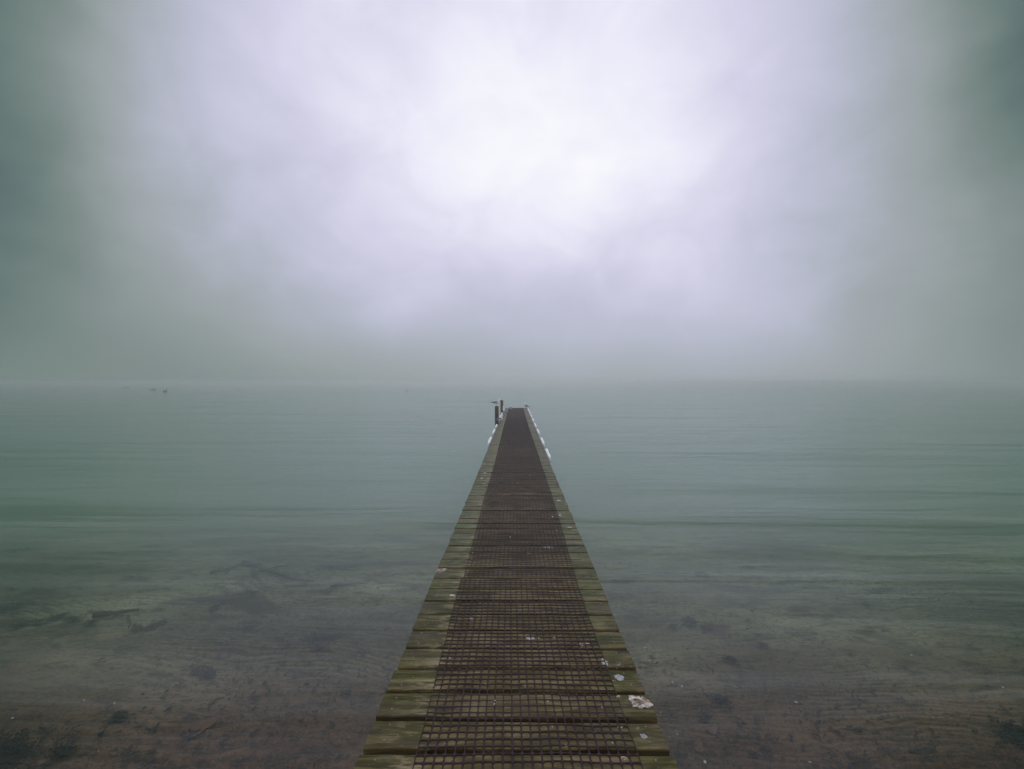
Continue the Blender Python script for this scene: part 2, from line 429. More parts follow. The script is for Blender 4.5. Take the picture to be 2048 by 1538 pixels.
for (a, b_, zt, sk) in planks:
    x0 = -HW + rng.uniform(-0.005, 0.005); x1 = HW + rng.uniform(-0.005, 0.005)
    bow = rng.uniform(-0.002, 0.002); s1 = rng.random() * 90; tw = rng.uniform(-0.003, 0.003)
    vs = []; r = 0.003
    for k in range(NS):
        u = k / (NS - 1); xx = x0 + (x1 - x0) * u
        e0 = a + sk * (u - 0.5) + 0.0035 * (vnoise(u * 14 + s1, 3.0) - 0.5) + 0.002 * (vnoise(u * 45 + s1, 7.0) - 0.5)
        e1 = b_ + sk * (u - 0.5) + 0.0035 * (vnoise(u * 14 + s1, 9.0) - 0.5) + 0.002 * (vnoise(u * 45 + s1, 17.0) - 0.5)
        z = zt + bow * (1 - (2 * u - 1) ** 2); d0 = tw * (u - 0.5)
        c_ = 0.0015 + 0.0025 * float(vnoise(u * 20 + s1, 31.0))
        for (yy_, zz_) in ((e0 + r, z - d0), (e0 + r * 0.3, z - r * 0.3 - c_ * 0.4 - d0), (e0, z - r - c_), (e0, z - TH), (e1, z - TH), (e1, z - r - c_), (e1 - r * 0.3, z - r * 0.3 - c_ * 0.4 + d0), (e1 - r, z + d0)):
            vs.append((xx, float(yy_), float(zz_)))
    fs = []
    for k in range(NS - 1):
        for j in range(8):
            j2 = (j + 1) % 8
            fs.append((k * 8 + j, (k + 1) * 8 + j, (k + 1) * 8 + j2, k * 8 + j2))
    fs.append(tuple(range(8))); fs.append(tuple((NS - 1) * 8 + 7 - j for j in range(8)))
    mb.add(vs, fs, 0)
    for sx in (-1, 1):
        for q_ in (0.24, 0.80):
            if rng.random() < 0.12: continue
            cx = sx * (0.535 + rng.uniform(-0.012, 0.012)); cy = a + (b_ - a) * (q_ + rng.uniform(-0.06, 0.06)); rr = rng.uniform(0.0026, 0.0042)
            ring = [(cx + rr * math.cos(t), cy + rr * math.sin(t), zt + 0.0004) for t in [2 * math.pi * j / 8 for j in range(8)]]
            top = [(cx + 0.7 * rr * math.cos(t), cy + 0.7 * rr * math.sin(t), zt + 0.003) for t in [2 * math.pi * j / 8 for j in range(8)]]
            mb.add(ring + top, [(j, (j + 1) % 8, 8 + (j + 1) % 8, 8 + j) for j in range(8)] + [tuple(range(8, 16))], 1)
deck = mb.build('deck', [PLANK, NAIL], jetty, smooth=False)

def plank_at(y):
    for pl in planks:
        if pl[0] - 0.03 <= y <= pl[1] + 0.03: return pl
    return planks[-1]

# beams and piles under the deck
for sx in (-0.47, 0.0, 0.47):
    mb = MB(); mb.box(sx - 0.04, sx + 0.04, Y0 + 0.05, Y1 - 0.06, DECK - TH - 0.20, DECK - TH - 0.005, 0.006)
    mb.build('stringer', BEAM, jetty, smooth=False)
for yb_ in (0.6, 3.6, 6.6, 9.6, 12.6, 15.3, 18.3, 21.2, 24.4):
    mb = MB(); mb.box(-0.56, 0.56, yb_ - 0.045, yb_ + 0.045, DECK - TH - 0.36, DECK - TH - 0.21, 0.006)
    mb.build('crossbeam', BEAM, jetty, smooth=False)
    for sx in (-0.36, 0.36):
        mb = MB(); zb_ = bed_z(sx, yb_) - 0.5
        pts = [(sx, yb_ + 0.115, z) for z in np.linspace(zb_, DECK - TH - 0.205, 8)]
        mb.tube(pts, [0.072 + 0.004 * rng.random() for _ in pts], 14)
        mb.build('pile', PILE, jetty)

# netting: geogrid with rounded openings, laid in two lengths
L_PTS = [(1.0, 0.196), (1.75, 0.190), (3.3, 0.176), (5.5, 0.168), (7.8, 0.180), (10, 0.176), (14.7, 0.165), (19, 0.16), (25, 0.16)]
R_PTS = [(1.0, 0.098), (1.75, 0.105), (3.3, 0.136), (5.5, 0.122), (7.8, 0.132), (10, 0.140), (14.7, 0.168), (19, 0.165), (25, 0.16)]
def net_mesh(name, ya, yb, ncols, shift, corner, seed, extra=0.0):
    nrow = int(round((yb - ya) / 0.0362))
    us = np.linspace(0, 1, ncols + 1); vs_ = np.linspace(ya, yb, nrow + 1)
    lx = np.array([p[0] for p in L_PTS]); lm = np.array([p[1] for p in L_PTS]); rm = np.array([p[1] for p in R_PTS])
    def warp(u, v):
        xl = -HW + 2 * HW * np.interp(v, lx, lm) + shift; xr = HW - 2 * HW * np.interp(v, lx, rm) + shift * 0.4
        x = xl + (xr - xl) * u
        # strands wander a little
        wx = 0.010 * (fbm(u * 2.2 + seed, v * 0.9 + seed, 3) - 0.5) + 0.004 * (vnoise(u * 9 + seed, v * 8.0) - 0.5)
        wy = 0.034 * (fbm(u * 1.6 + seed + 9, v * 0.55 + 5, 3) - 0.5) + 0.007 * (vnoise(u * 11 + seed, v * 9.0 + 3) - 0.5)
        wz = 0.0040 * fbm(u * 6 + seed, v * 5.0 + 2, 3)
        return x + wx, v + wy, DECK + 0.0026 + wz + extra
    du = 1.0 / ncols; dv = (yb - ya) / nrow
    # one cell: outer square ring of 8 points, hole ring of 8 (octagon-like) or 16 points
    sq = [(0, 0), (.5, 0), (1, 0), (1, .5), (1, 1), (.5, 1), (0, 1), (0, .5)]
    w = 0.072
    if corner == 16:
        def rr(t): # rounded square
            ang = 2 * math.pi * t / 16 + math.pi * 1.25
            cx, cy = math.cos(ang), math.sin(ang); k = (abs(cx) ** 5 + abs(cy) ** 5) ** (-1 / 5)
            return (0.5 + cx * k * (0.5 - w), 0.5 + cy * k * (0.5 - w))
        hole = [rr(t) for t in range(16)]
        outer = []
        for i in range(8):
            a = sq[i]; b2 = sq[(i + 1) % 8]
            outer += [a, ((a[0] + b2[0]) / 2, (a[1] + b2[1]) / 2)]
    else:
        c = 0.09; lo, hi = w, 1 - w
        hole = [(lo + c * .35, lo + c * .35), (.5, lo), (hi - c * .35, lo + c * .35), (hi, .5), (hi - c * .35, hi - c * .35), (.5, hi), (lo + c * .35, hi - c * .35), (lo, .5)]
        outer = sq
    n = len(outer)
    # middle ring gives the strands a rounded back
    midr = [((a[0] * .30 + b2[0] * .70), (a[1] * .30 + b2[1] * .70)) for a, b2 in zip(outer, hole)]
    ring = np.array(outer + midr + hole + hole)
    dz = np.array([0.0018] * n + [0.0012] * n + [0.0002] * n + [-0.0014] * n)
    ii, jj = np.meshgrid(np.arange(ncols), np.arange(nrow))
    ii = ii.ravel(); jj = jj.ravel()
    U = (ii[:, None] + ring[None, :, 0]) * du; V = ya + (jj[:, None] + ring[None, :, 1]) * dv
    Xn, Yn, Zn = warp(U, V)
    Zn = Zn + dz[None, :]
    co = np.stack([Xn, Yn, Zn], -1).reshape(-1, 3)
    k = np.arange(n); k2 = (k + 1) % n
    base = np.concatenate([np.stack([k + r * n, k2 + r * n, k2 + (r + 1) * n, k + (r + 1) * n], -1) for r in range(3)])
    faces = (base[None] + (np.arange(len(ii)) * ring.shape[0])[:, None, None]).reshape(-1, 4)
    # frayed border: strand stubs sticking out past the last node are skipped, the border strand closes the edge
    me = bpy.data.meshes.new(name)
    me.vertices.add(len(co)); me.vertices.foreach_set('co', co.astype(np.float32).ravel())
    me.loops.add(faces.size); me.loops.foreach_set('vertex_index', faces.astype(np.int32).ravel())
    me.polygons.add(len(faces)); me.polygons.foreach_set('loop_start', (np.arange(len(faces)) * 4).astype(np.int32))
    me.polygons.foreach_set('use_smooth', np.ones(len(faces), bool))
    me.update(calc_edges=True); me.validate()
    me.materials.append(NET)
    o = bpy.data.objects.new(name, me); C.objects.link(o); o.parent = jetty
    return o
SEAM = at(1040, 1157, DECK).y
net_mesh('netting', 0.3, SEAM + 0.004, 23, -0.012, 16, 3.0)
net_mesh('netting', SEAM + 0.012, Y1 - 0.02, 23, 0.006, 8, 8.0)

# bird droppings on the planks
m, (N, L, new, put, M, smooth, noise, mapped, mix, ramp), out = material('dried_bird_dropping')
tcx = new('ShaderNodeTexCoord').outputs['Object']; p = new('ShaderNodeBsdfPrincipled')
L.new(ramp(noise(tcx, 24, 6, 0.72), [(0.36, (0.16, 0.11, 0.06)), (0.47, (0.46, 0.37, 0.28)), (0.64, (0.80, 0.76, 0.72))]), p.inputs['Base Color'])
p.inputs['Roughness'].default_value = 0.85
b = new('ShaderNodeBump'); b.inputs['Strength'].default_value = 0.6; b.inputs['Distance'].default_value = 0.003
L.new(noise(tcx, 90, 4, 0.6), b.inputs['Height']); L.new(b.outputs[0], p.inputs['Normal'])
tp = new('ShaderNodeBsdfTransparent'); mxs = new('ShaderNodeMixShader')
L.new(smooth(noise(mapped(tcx, (1, 1.6, 1)), 34, 6, 0.80, 0.8), 0.41, 0.54), mxs.inputs[0]); L.new(tp.outputs[0], mxs.inputs[1]); L.new(p.outputs[0], mxs.inputs[2])
L.new(mxs.outputs[0], out.inputs[0]); DROP = m
SMEAR = simple('grey_bird_dropping', (0.34, 0.35, 0.34), 0.8, 0.45, 60)
drops = [  # px, py, width px, height px, tilt degrees, material, hole
    (1281, 1406, 44, 30, -35, 0, 0), (1240, 1355, 24, 12, -10, 1, 0), (1229, 1364, 9, 7, 0, 0, 1), (1208, 1325, 13, 15, 0, 1, 0),
    (1214, 1326, 5, 9, 0, 0, 0), (1237, 1396, 8, 11, -25, 0, 0), (1160, 1290, 22, 5, 0, 0, 0), (1172, 1288, 20, 3, 14, 0, 0),
    (880, 1141, 20, 12, 20, 0, 0), (890, 1137, 12, 5, 35, 0, 0), (904, 1191, 17, 5, -8, 0, 0), (1237, 1330, 7, 4, 0, 0, 1), (1243, 1336, 6, 4, 0, 0, 0),
    (1275, 1458, 8, 6, 0, 0, 1), (1287, 1474, 16, 9, -40, 1, 0), (1239, 1455, 15, 6, -5, 0, 1), (1248, 1517, 16, 9, -20, 0, 1),
    (1051, 1373, 7, 7, 0, 0, 0), (926, 1228, 9, 4, 0, 0, 1), (942, 1238, 5, 8, 30, 0, 0), (1117, 1176, 7, 4, 0, 0, 0), (1058, 1107, 6, 4, 30, 0, 0),
    (1075, 1276, 8, 4, 0, 0, 0), (1108, 1276, 7, 3, 0, 0, 0), (1060, 1277, 18, 8, 0, 1, 0), (968, 928, 8, 3, 0, 0, 0), (970, 946, 6, 3, 0, 0, 0),
    (963, 956, 7, 3, 0, 0, 0), (978, 957, 8, 3, 0, 0, 0), (948, 968, 4, 3, 0, 0, 0), (967, 968, 10, 2, 0, 0, 0), (958, 991, 12, 5, 0, 0, 0),
    (985, 998, 16, 2, 8, 0, 0), (1035, 967, 4, 2, 0, 0, 0), (1060, 952, 5, 2, 0, 0, 0), (1118, 1001, 11, 3, 0, 0, 0), (1120, 1031, 6, 3, 0, 0, 0),
    (1105, 1034, 5, 2, 0, 0, 0), (1149, 1059, 10, 3, -10, 0, 0), (1139, 1055, 12, 3, -15, 1, 0), (934, 1035, 4, 2, 0, 0, 0), (1020, 1074, 4, 2, 0, 0, 0),
    (1032, 1090, 4, 2, 0, 0, 0), (1113, 1061, 4, 2, 0, 0, 0), (1131, 1009, 3, 2, 0, 0, 0), (945, 1106, 4, 4, 0, 0, 0), (1098, 1095, 26, 5, 0, 1, 0),
    (1165, 1119, 8, 4, 0, 1, 0), (1104, 1455, 4, 6, 0, 0, 0), (1095, 1405, 6, 4, 0, 0, 0), (1204, 1416, 4, 6, 0, 0, 0), (990, 1403, 7, 3, 20, 1, 0),
    (1138, 1499, 9, 7, 0, 1, 0), (1132, 1494, 2, 9, 10, 0, 0), (970, 1369, 3, 3, 0, 0, 0), (989, 1410, 3, 3, 0, 0, 0), (996, 1436, 3, 4, 0, 0, 0),
    (1225, 1488, 4, 3, 0, 0, 0), (900, 1316, 5, 3, 0, 1, 0), (960, 1207, 3, 3, 0, 0, 0), (1181, 1203, 4, 2, 0, 0, 0), (1216, 1227, 7, 3, 0, 1, 0)]
for (px, py, wpx, hpx, tl, mi, hole) in drops:
    pc = at(px, py, DECK); pl = plank_at(pc.y)
    rx = (at(px + wpx / 2, py, DECK) - pc).length; ry = abs(at(px, py - hpx / 2, DECK).y - pc.y)
    rx = max(rx, 0.004); ry = max(ry, 0.006)
    n = 40; sd_ = rng.random() * 100; rot = R(tl)
    z0 = pl[2] + 0.0012
    outer = []; inner = []; ctr = []
    for k in range(n):
        a = 2 * math.pi * k / n
        f = 0.72 + 0.62 * (float(vnoise(math.cos(a) * 1.6 + sd_, math.sin(a) * 1.6 + sd_)) - 0.3) + 0.30 * (float(vnoise(math.cos(a) * 6 + sd_, math.sin(a) * 6 + sd_)) - 0.5) + 0.12 * (rng.random() - 0.5)
        x_, y_ = rx * f * math.cos(a), ry * f * math.sin(a)
        x_, y_ = x_ * math.cos(rot) - y_ * math.sin(rot), x_ * math.sin(rot) * ry / rx * 1.2 + y_ * math.cos(rot)
        def cl(yv): return min(max(yv, pl[0] + 0.008), pl[1] - 0.008)
        outer.append((pc.x + x_, cl(pc.y + y_), z0)); inner.append((pc.x + x_ * .75, cl(pc.y + y_ * .75), z0 + 0.0018))
        ctr.append((pc.x + x_ * .42, cl(pc.y + y_ * .42), z0 + (0.0002 if hole else 0.0026)))
    fs = [(k, (k + 1) % n, n + (k + 1) % n, n + k) for k in range(n)] + [(n + k, n + (k + 1) % n, 2 * n + (k + 1) % n, 2 * n + k) for k in range(n)]
    if not hole: fs.append(tuple(range(2 * n, 3 * n)))
    mb = MB(); mb.add(outer + inner + ctr, fs)
    if False:
        for _ in range(9):
            a = rng.random() * 6.28; q_ = rng.uniform(1.0, 1.7); s_ = rng.uniform(0.0015, 0.004)
            cx = pc.x + rx * q_ * math.cos(a); cy = cl(pc.y + ry * q_ * math.sin(a))
            mb.add([(cx + s_ * math.cos(j), cy + s_ * math.sin(j), z0) for j in (0, 1.05, 2.1, 3.14, 4.2, 5.2)] + [(cx, cy, z0 + 0.001)], [(j, (j + 1) % 6, 6) for j in range(6)])
    mb.build('bird_dropping', DROP if mi == 0 else SMEAR, deck)

# white fenders along both edges of the outer half
def fender(sx, ya, yb, dip):
    mb = MB(); n = 26; prof = []
    W, H = 0.066, 0.15
    for k in range(14):
        a = 2 * math.pi * k / 14
        cx, cz = math.cos(a), math.sin(a); kk = (abs(cx) ** 4 + abs(cz) ** 4) ** (-0.25)
        prof.append((cx * kk * 0.5, cz * kk * 0.5))
    vs = []
    s0 = rng.random() * 50
    for i in range(n):
        u = i / (n - 1); yy_ = ya + (yb - ya) * u
        e = min(1.0, (min(u, 1 - u) * (yb - ya) / 0.05)) ** 0.5 if 0 < u < 1 else 0.55
        e = max(e, 0.55)
        lump = 1 + 0.16 * (float(vnoise(u * 9 + s0, 1.0)) - 0.5) - (0.22 * math.exp(-((u - dip) / 0.05) ** 2) if dip else 0)
        for (a_, b2) in prof:
            vs.append((sx * (HW + 0.012 + W * 0.5 + a_ * W * e * lump), yy_, DECK - 0.052 + b2 * H * e * lump + 0.006 * (float(vnoise(u * 5 + s0, 8.0)) - 0.5)))
    fs = []
    for i in range(n - 1):
        for k in range(14):
            f = (i * 14 + k, i * 14 + (k + 1) % 14, (i + 1) * 14 + (k + 1) % 14, (i + 1) * 14 + k)
            fs.append(f if sx < 0 else f[::-1])
    fs.append(tuple(range(14)) if sx > 0 else tuple(range(13, -1, -1))); e_ = tuple((n - 1) * 14 + k for k in range(14)); fs.append(e_)
    mb.add(vs, fs)
    mb.build('fender', BUMPER, jetty)
for (ya, yb, dip) in ((8.60, 9.78, 0.46), (10.50, 11.70, 0), (12.62, 13.80, 0.3), (14.55, 15.85, 0), (16.5, 17.75, 0), (18.5, 19.85, 0), (20.5, 22.1, 0), (22.5, 24.0, 0)):
    fender(1, ya, yb - 0.16, dip)
for (ya, yb, dip) in ((10.60, 11.85, 0.25), (12.65, 13.75, 0.2), (14.45, 15.3, 0.4), (18.1, 19.5, 0), (19.9, 21.1, 0)):
    fender(-1, ya, yb - 0.14, dip)

# ------------------------------------------------------------------ mooring posts
m, (N, L, new, put, M, smooth, noise, mapped, mix, ramp), out = material('mossy_post_wood')
tcx = new('ShaderNodeTexCoord').outputs['Object']; p = new('ShaderNodeBsdfPrincipled')
g1 = noise(mapped(tcx, (26, 26, 1.6)), 1.5, 6, 0.65, 0.6); g2 = noise(mapped(tcx, (3, 3, 1.2), (2, 5, 1)), 1.6, 5, 0.6)
brown = ramp(g1, [(0.3, (0.026, 0.011, 0.004)), (0.55, (0.062, 0.029, 0.010)), (0.8, (0.12, 0.062, 0.022))])
sx_ = new('ShaderNodeSeparateXYZ'); L.new(tcx, sx_.inputs[0])
moss = M('ADD', M('MULTIPLY', smooth(g2, 0.35, 0.6), 0.6), smooth(sx_.outputs[0], 0.0, 0.05, 0.0, 0.55), clamp=True)
moss = M('MULTIPLY', moss, smooth(sx_.outputs[2], 0.45, 0.85, 0.12, 1.0))
c = mix(moss, brown, ramp(g1, [(0.3, (0.045, 0.034, 0.002)), (0.7, (0.135, 0.100, 0.006))]))
L.new(c, p.inputs['Base Color']); p.inputs['Roughness'].default_value = 0.85
b = new('ShaderNodeBump'); b.inputs['Strength'].default_value = 0.8; b.inputs['Distance'].default_value = 0.008
L.new(g1, b.inputs['Height']); L.new(b.outputs[0], p.inputs['Normal']); L.new(p.outputs[0], out.inputs[0])
POST = m
ENDG = simple('cut_post_end', (0.16, 0.13, 0.09), 0.9, 0.4, 40)
def post(x, y, top, r, lean):
    mb = MB(); zb_ = bed_z(x, y) - 0.4; n = 20
    zs = list(np.linspace(zb_, top - 0.012, 18)) + [top]
    vs = []
    for i, z in enumerate(zs):
        rr = r * (1.04 - 0.05 * (z - zb_) / (top - zb_)) * (0.93 if i == len(zs) - 1 else 1)
        for k in range(n):
            a = 2 * math.pi * k / n
            q_ = rr * (1 + 0.07 * (float(vnoise(math.cos(a) * 2 + x * 9, math.sin(a) * 2 + z * 0.7 + 40)) - 0.5))
            vs.append((q_ * math.cos(a) + lean[0] * (z - top), q_ * math.sin(a) + lean[1] * (z - top), z))
    fs = [(i * n + k, i * n + (k + 1) % n, (i + 1) * n + (k + 1) % n, (i + 1) * n + k) for i in range(len(zs) - 1) for k in range(n)]
    mb.add(vs, fs, 0); mb.add(vs[-n:], [tuple(range(n))], 1)
    o = mb.build('mooring_post', [POST, ENDG], None, loc=(x, y, 0))
    return o
P1 = post(-0.690, 16.15, 1.068, 0.070, (-0.005, 0.0))
tag(P1, 'thick brown mooring post with a gull on top, the nearer of the two', 'post', 'mooring posts beside the jetty')
P2 = post(-0.685, 21.75, 1.055, 0.068, (0.0, 0.0))
tag(P2, 'bare topped brown mooring post farther along the left edge, nothing standing on it', 'post', 'mooring posts beside the jetty')

# ------------------------------------------------------------------ gulls
WHITE = simple('white_feathers', (0.88, 0.88, 0.88), 0.8, 0.06, 40)
GREY = simple('grey_back_feathers', (0.17, 0.19, 0.22), 0.8, 0.15, 40)
BLACK = simple('black_wing_tips', (0.020, 0.020, 0.022), 0.7, 0.2, 40)
BILL = simple('dark_red_bill_and_legs', (0.09, 0.028, 0.020), 0.5, 0.2, 40)
def ring_loft(mb, rings, n, matf):
    """rings: (centre, half width, half height, pitch); one skin from tail to bill"""
    vs = []
    for (c, w, h, pit) in rings:
        for k in range(n):
            a = 2 * math.pi * k / n
            yy_ = w * math.cos(a); zz_ = h * math.sin(a)
            vs.append((c[0] - zz_ * math.sin(pit), yy_, c[1] + zz_ * math.cos(pit)))
    base = len(mb.v); mb.v += vs
    for i in range(len(rings) - 1):
        for k in range(n):
            mb.f.append((base + i * n + k, base + (i + 1) * n + k, base + (i + 1) * n + (k + 1) % n, base + i * n + (k + 1) % n))
            mb.m.append(matf(i, k))
    mb.f.append(tuple(base + k for k in range(n))); mb.m.append(matf(0, 0))
    mb.f.append(tuple(base + (len(rings) - 1) * n + k for k in range(n))[::-1]); mb.m.append(matf(len(rings) - 2, 0))
def gull_mesh(name, neck=1.0, pitch=0.0):
    """faces +x, feet at z = 0, body length about 0.33 m"""
    mb = MB(); n = 16; z = 0.125
    def P(x, dz): # tilt the body about its middle
        return (x * math.cos(pitch) - dz * math.sin(pitch), z + x * math.sin(pitch) + dz * math.cos(pitch))
    hz = 0.052 * neck
    rings = [(P(-0.200, 0.012), .010, .003, 0), (P(-0.165, 0.010), .020, .007, 0), (P(-0.125, 0.006), .030, .018, 0), (P(-0.080, 0.003), .045, .034, 0),
             (P(-0.030, 0.000), .060, .050, 0), (P(0.020, -0.002), .060, .053, .1), (P(0.060, 0.004), .052, .050, .45),
             (P(0.085, 0.026 + hz * .15), .029, .029, .85), (P(0.094, 0.048 + hz * .55), .028, .029, 1.0),
             (P(0.103, 0.066 + hz), .034, .035, .75), (P(0.120, 0.074 + hz), .033, .034, .35), (P(0.138, 0.073 + hz), .023, .024, .0), (P(0.148, 0.070 + hz), .010, .010, -.1),
             (P(0.166, 0.066 + hz), .0058, .0065, -.15), (P(0.183, 0.061 + hz), .0020, .0030, -.2)]
    def mf(i, k):
        up_ = math.sin(2 * math.pi * (k + .5) / n)
        if i >= 12: return 3
        if i <= 1: return 2
        if i <= 5 and up_ > -0.15: return 1
        return 0
    ring_loft(mb, rings, n, mf)
    for s in (-1, 1):   # folded wing lying along the flank, dark tips crossing over the tail
        pts = [P(0.062, 0.012) , P(0.02, 0.018), P(-0.05, 0.020), P(-0.12, 0.018), P(-0.180, 0.016), P(-0.232, 0.014)]
        ys_ = [.034, .046, .046, .032, .018, .006]; rad = [(.006, .018), (.012, .032), (.013, .034), (.010, .022), (.006, .010), (.002, .003)]
        mb.tube([(a[0], s * yv, a[1]) for a, yv in zip(pts[:5], ys_[:5])], rad[:5], 10, 1)
        mb.tube([(a[0], s * yv, a[1] + .001) for a, yv in zip(pts[3:], ys_[3:])], [(r_[0] * 1.05, r_[1] * .8) for r_ in rad[3:]], 8, 2)
        mb.tube([(-0.005, s * .022, z - .035), (0.006, s * .021, 0.055), (0.0, s * .021, 0.004)], [.0075, .0035, .003], 6, 3)   # leg
        for t in (-0.5, 0, 0.5):
            mb.tube([(0, s * .021, 0.004), (0.028 * math.cos(t), s * .021 + 0.028 * math.sin(t), 0.0025)], [.003, .0018], 5, 3)
        mb.tube([P(0.124, 0.080 + hz)[:1] + (s * .031,) + P(0.124, 0.080 + hz)[1:], P(0.126, 0.080 + hz)[:1] + (s * .0335,) + P(0.126, 0.080 + hz)[1:]], [.0036, .0024], 6, 2)  # eye
    me_o = mb.build(name, [WHITE, GREY, BLACK, BILL])
    return me_o
GULLS = 'gulls resting at the outer end of the jetty'
g_a = gull_mesh('gull', 0.55, 0.0); g_b = gull_mesh('gull', 0.62, 0.28); g_c = gull_mesh('gull', 0.55, 0.22)
def gull(src, first, x, y, z, face, s, label):
    o = src if first else src.copy()
    if not first: C.objects.link(o)
    o.location = (x, y, z); o.rotation_euler = (0, 0, R(face)); o.scale = (s, s, s)
    tag(o, label, 'gull', GULLS)
def dtop(y): return plank_at(y)[2]
gull(g_a, True, -0.700, 16.14, 1.068, 0, 1.0, 'grey backed gull standing in profile on top of the nearer mooring post')
gull(g_b, True, -0.555, 21.0, dtop(21.0), 250, 1.08, 'white headed gull at the left deck edge in front of the bare mooring post')
gull(g_b, False, -0.47, 19.35, dtop(19.35), 125, 1.08, 'pale gull on the left planks beside the netting, its dark tail pointing right')
gull(g_c, True, -0.570, 15.95, dtop(15.95), 5, 0.95, 'gull at the left deck edge with its tail across the nearer mooring post')
gull(g_b, False, -0.255, 21.9, 0.0, 70, 1.08, 'pale gull standing on the dark netting near the end of the jetty')
bpy.data.objects[-1] if False else None
gull(g_b, False, 0.545, 24.55, dtop(24.55), 140, 1.08, 'lone gull at the far right corner of the jetty end')
for o in bpy.data.objects:
    if o.name.startswith('gull') and o.location.z == 0.0: o.location.z = DECK + 0.016

# ------------------------------------------------------------------ birds out on the water
DARK = simple('black_waterbird_feathers', (0.012, 0.012, 0.013), 0.7, 0.2, 20)
def swan():
    mb = MB(); n = 12
    rings = [((-0.48, .16), .02, .02, 0), ((-0.40, .15), .09, .06, 0), ((-0.25, .14), .17, .13, 0), ((0.0, .12), .20, .16, 0), ((0.2, .11), .16, .14, .2),
             ((0.30, .15), .09, .09, .8), ((0.33, .27), .052, .052, 1.3), ((0.31, .42), .042, .042, 1.6), ((0.33, .56), .040, .040, 1.4), ((0.38, .64), .040, .040, .8),
             ((0.44, .655), .042, .040, .0), ((0.49, .64), .026, .024, -.3), ((0.56, .61), .012, .010, -.3)]
    ring_loft(mb, rings, n, lambda i, k: 1 if i >= 11 else 0)
    for s in (-1, 1): mb.tube([(0.18, s * .13, .16), (0.0, s * .17, .20), (-0.25, s * .14, .22), (-0.45, s * .05, .20)], [(.02, .05), (.05, .11), (.045, .09), (.01, .02)], 8, 0)
    return mb.build('swan', [DARK, BILL])
def duck(sc):
    mb = MB(); n = 12
    rings = [((-0.24, .11), .012, .010, 0), ((-0.18, .09), .06, .04, 0), ((-0.05, .06), .095, .075, 0), ((0.08, .06), .08, .07, .2), ((0.14, .10), .045, .045, .8),
             ((0.155, .16), .034, .034, 1.1), ((0.17, .205), .040, .040, .6), ((0.205, .205), .030, .028, 0), ((0.24, .195), .015, .010, -.1), ((0.275, .188), .012, .004, -.1)]
    ring_loft(mb, rings, n, lambda i, k: 1 if i >= 8 else 0)
    o = mb.build('waterbird', [DARK, BILL]); o.scale = (sc, sc, sc)
    return o
WB = 'dark waterbirds far out in the fog'
s = swan(); pw = at(330.5, 784.0, 0); s.location = (pw.x, pw.y, -0.02); s.rotation_euler = (0, 0, R(-12)); s.scale = (1.12,) * 3
tag(s, 'dark long necked swan swimming right, far out on the left of the lake', 'swan', WB)
for (px, py, sc, face, lab) in ((306.5, 780.5, 2.7, 20, 'dark round waterbird just left of the swan on the lake'),
                                (252.0, 776.0, 2.8, 40, 'faintest waterbird on the lake, farthest left and half lost in fog'),
                                (814.5, 781.0, 1.3, 30, 'tiny lone waterbird on the open lake left of the jetty end')):
    o = duck(sc); pw = at(px, py, 0); o.location = (pw.x, pw.y, -0.02); o.rotation_euler = (0, 0, R(face))
    tag(o, lab, 'waterbird', WB)

# ------------------------------------------------------------------ weed, sticks and litter on the lake bed
WEED = simple('dead_brown_weed', (0.030, 0.018, 0.017), 0.9, 0.5, 25)
BLACKWEED = simple('black_weed', (0.010, 0.007, 0.005), 0.9, 0.5, 25)
LEAF = simple('drowned_red_brown_leaf', (0.115, 0.062, 0.036), 0.85, 0.3, 25)
STICK = simple('waterlogged_stick', (0.042, 0.029, 0.024), 0.9, 0.4, 20)
def blade(mb, x, y, z, L_, W_, ang, rise, mi=0):
    ca, sa = math.cos(ang), math.sin(ang); bend = rng.uniform(-0.5, 0.5)
    vs = []
    for i, (u, w) in enumerate(((0, .25), (.3, .9), (.62, 1.0), (1.0, .12))):
        a2_ = ang + bend * u; px_ = x + math.cos(a2_) * L_ * u; py_ = y + math.sin(a2_) * L_ * u; pz = z + rise * math.sin(u * 2.6)
        nx_, ny_ = -math.sin(a2_), math.cos(a2_)
        tw = rng.uniform(-.3, .3) * W_
        vs += [(px_ + nx_ * W_ * w / 2, py_ + ny_ * W_ * w / 2, pz + tw), (px_ - nx_ * W_ * w / 2, py_ - ny_ * W_ * w / 2, pz - tw)]
    mb.add(vs, [(0, 1, 3, 2), (2, 3, 5, 4), (4, 5, 7, 6)], mi)
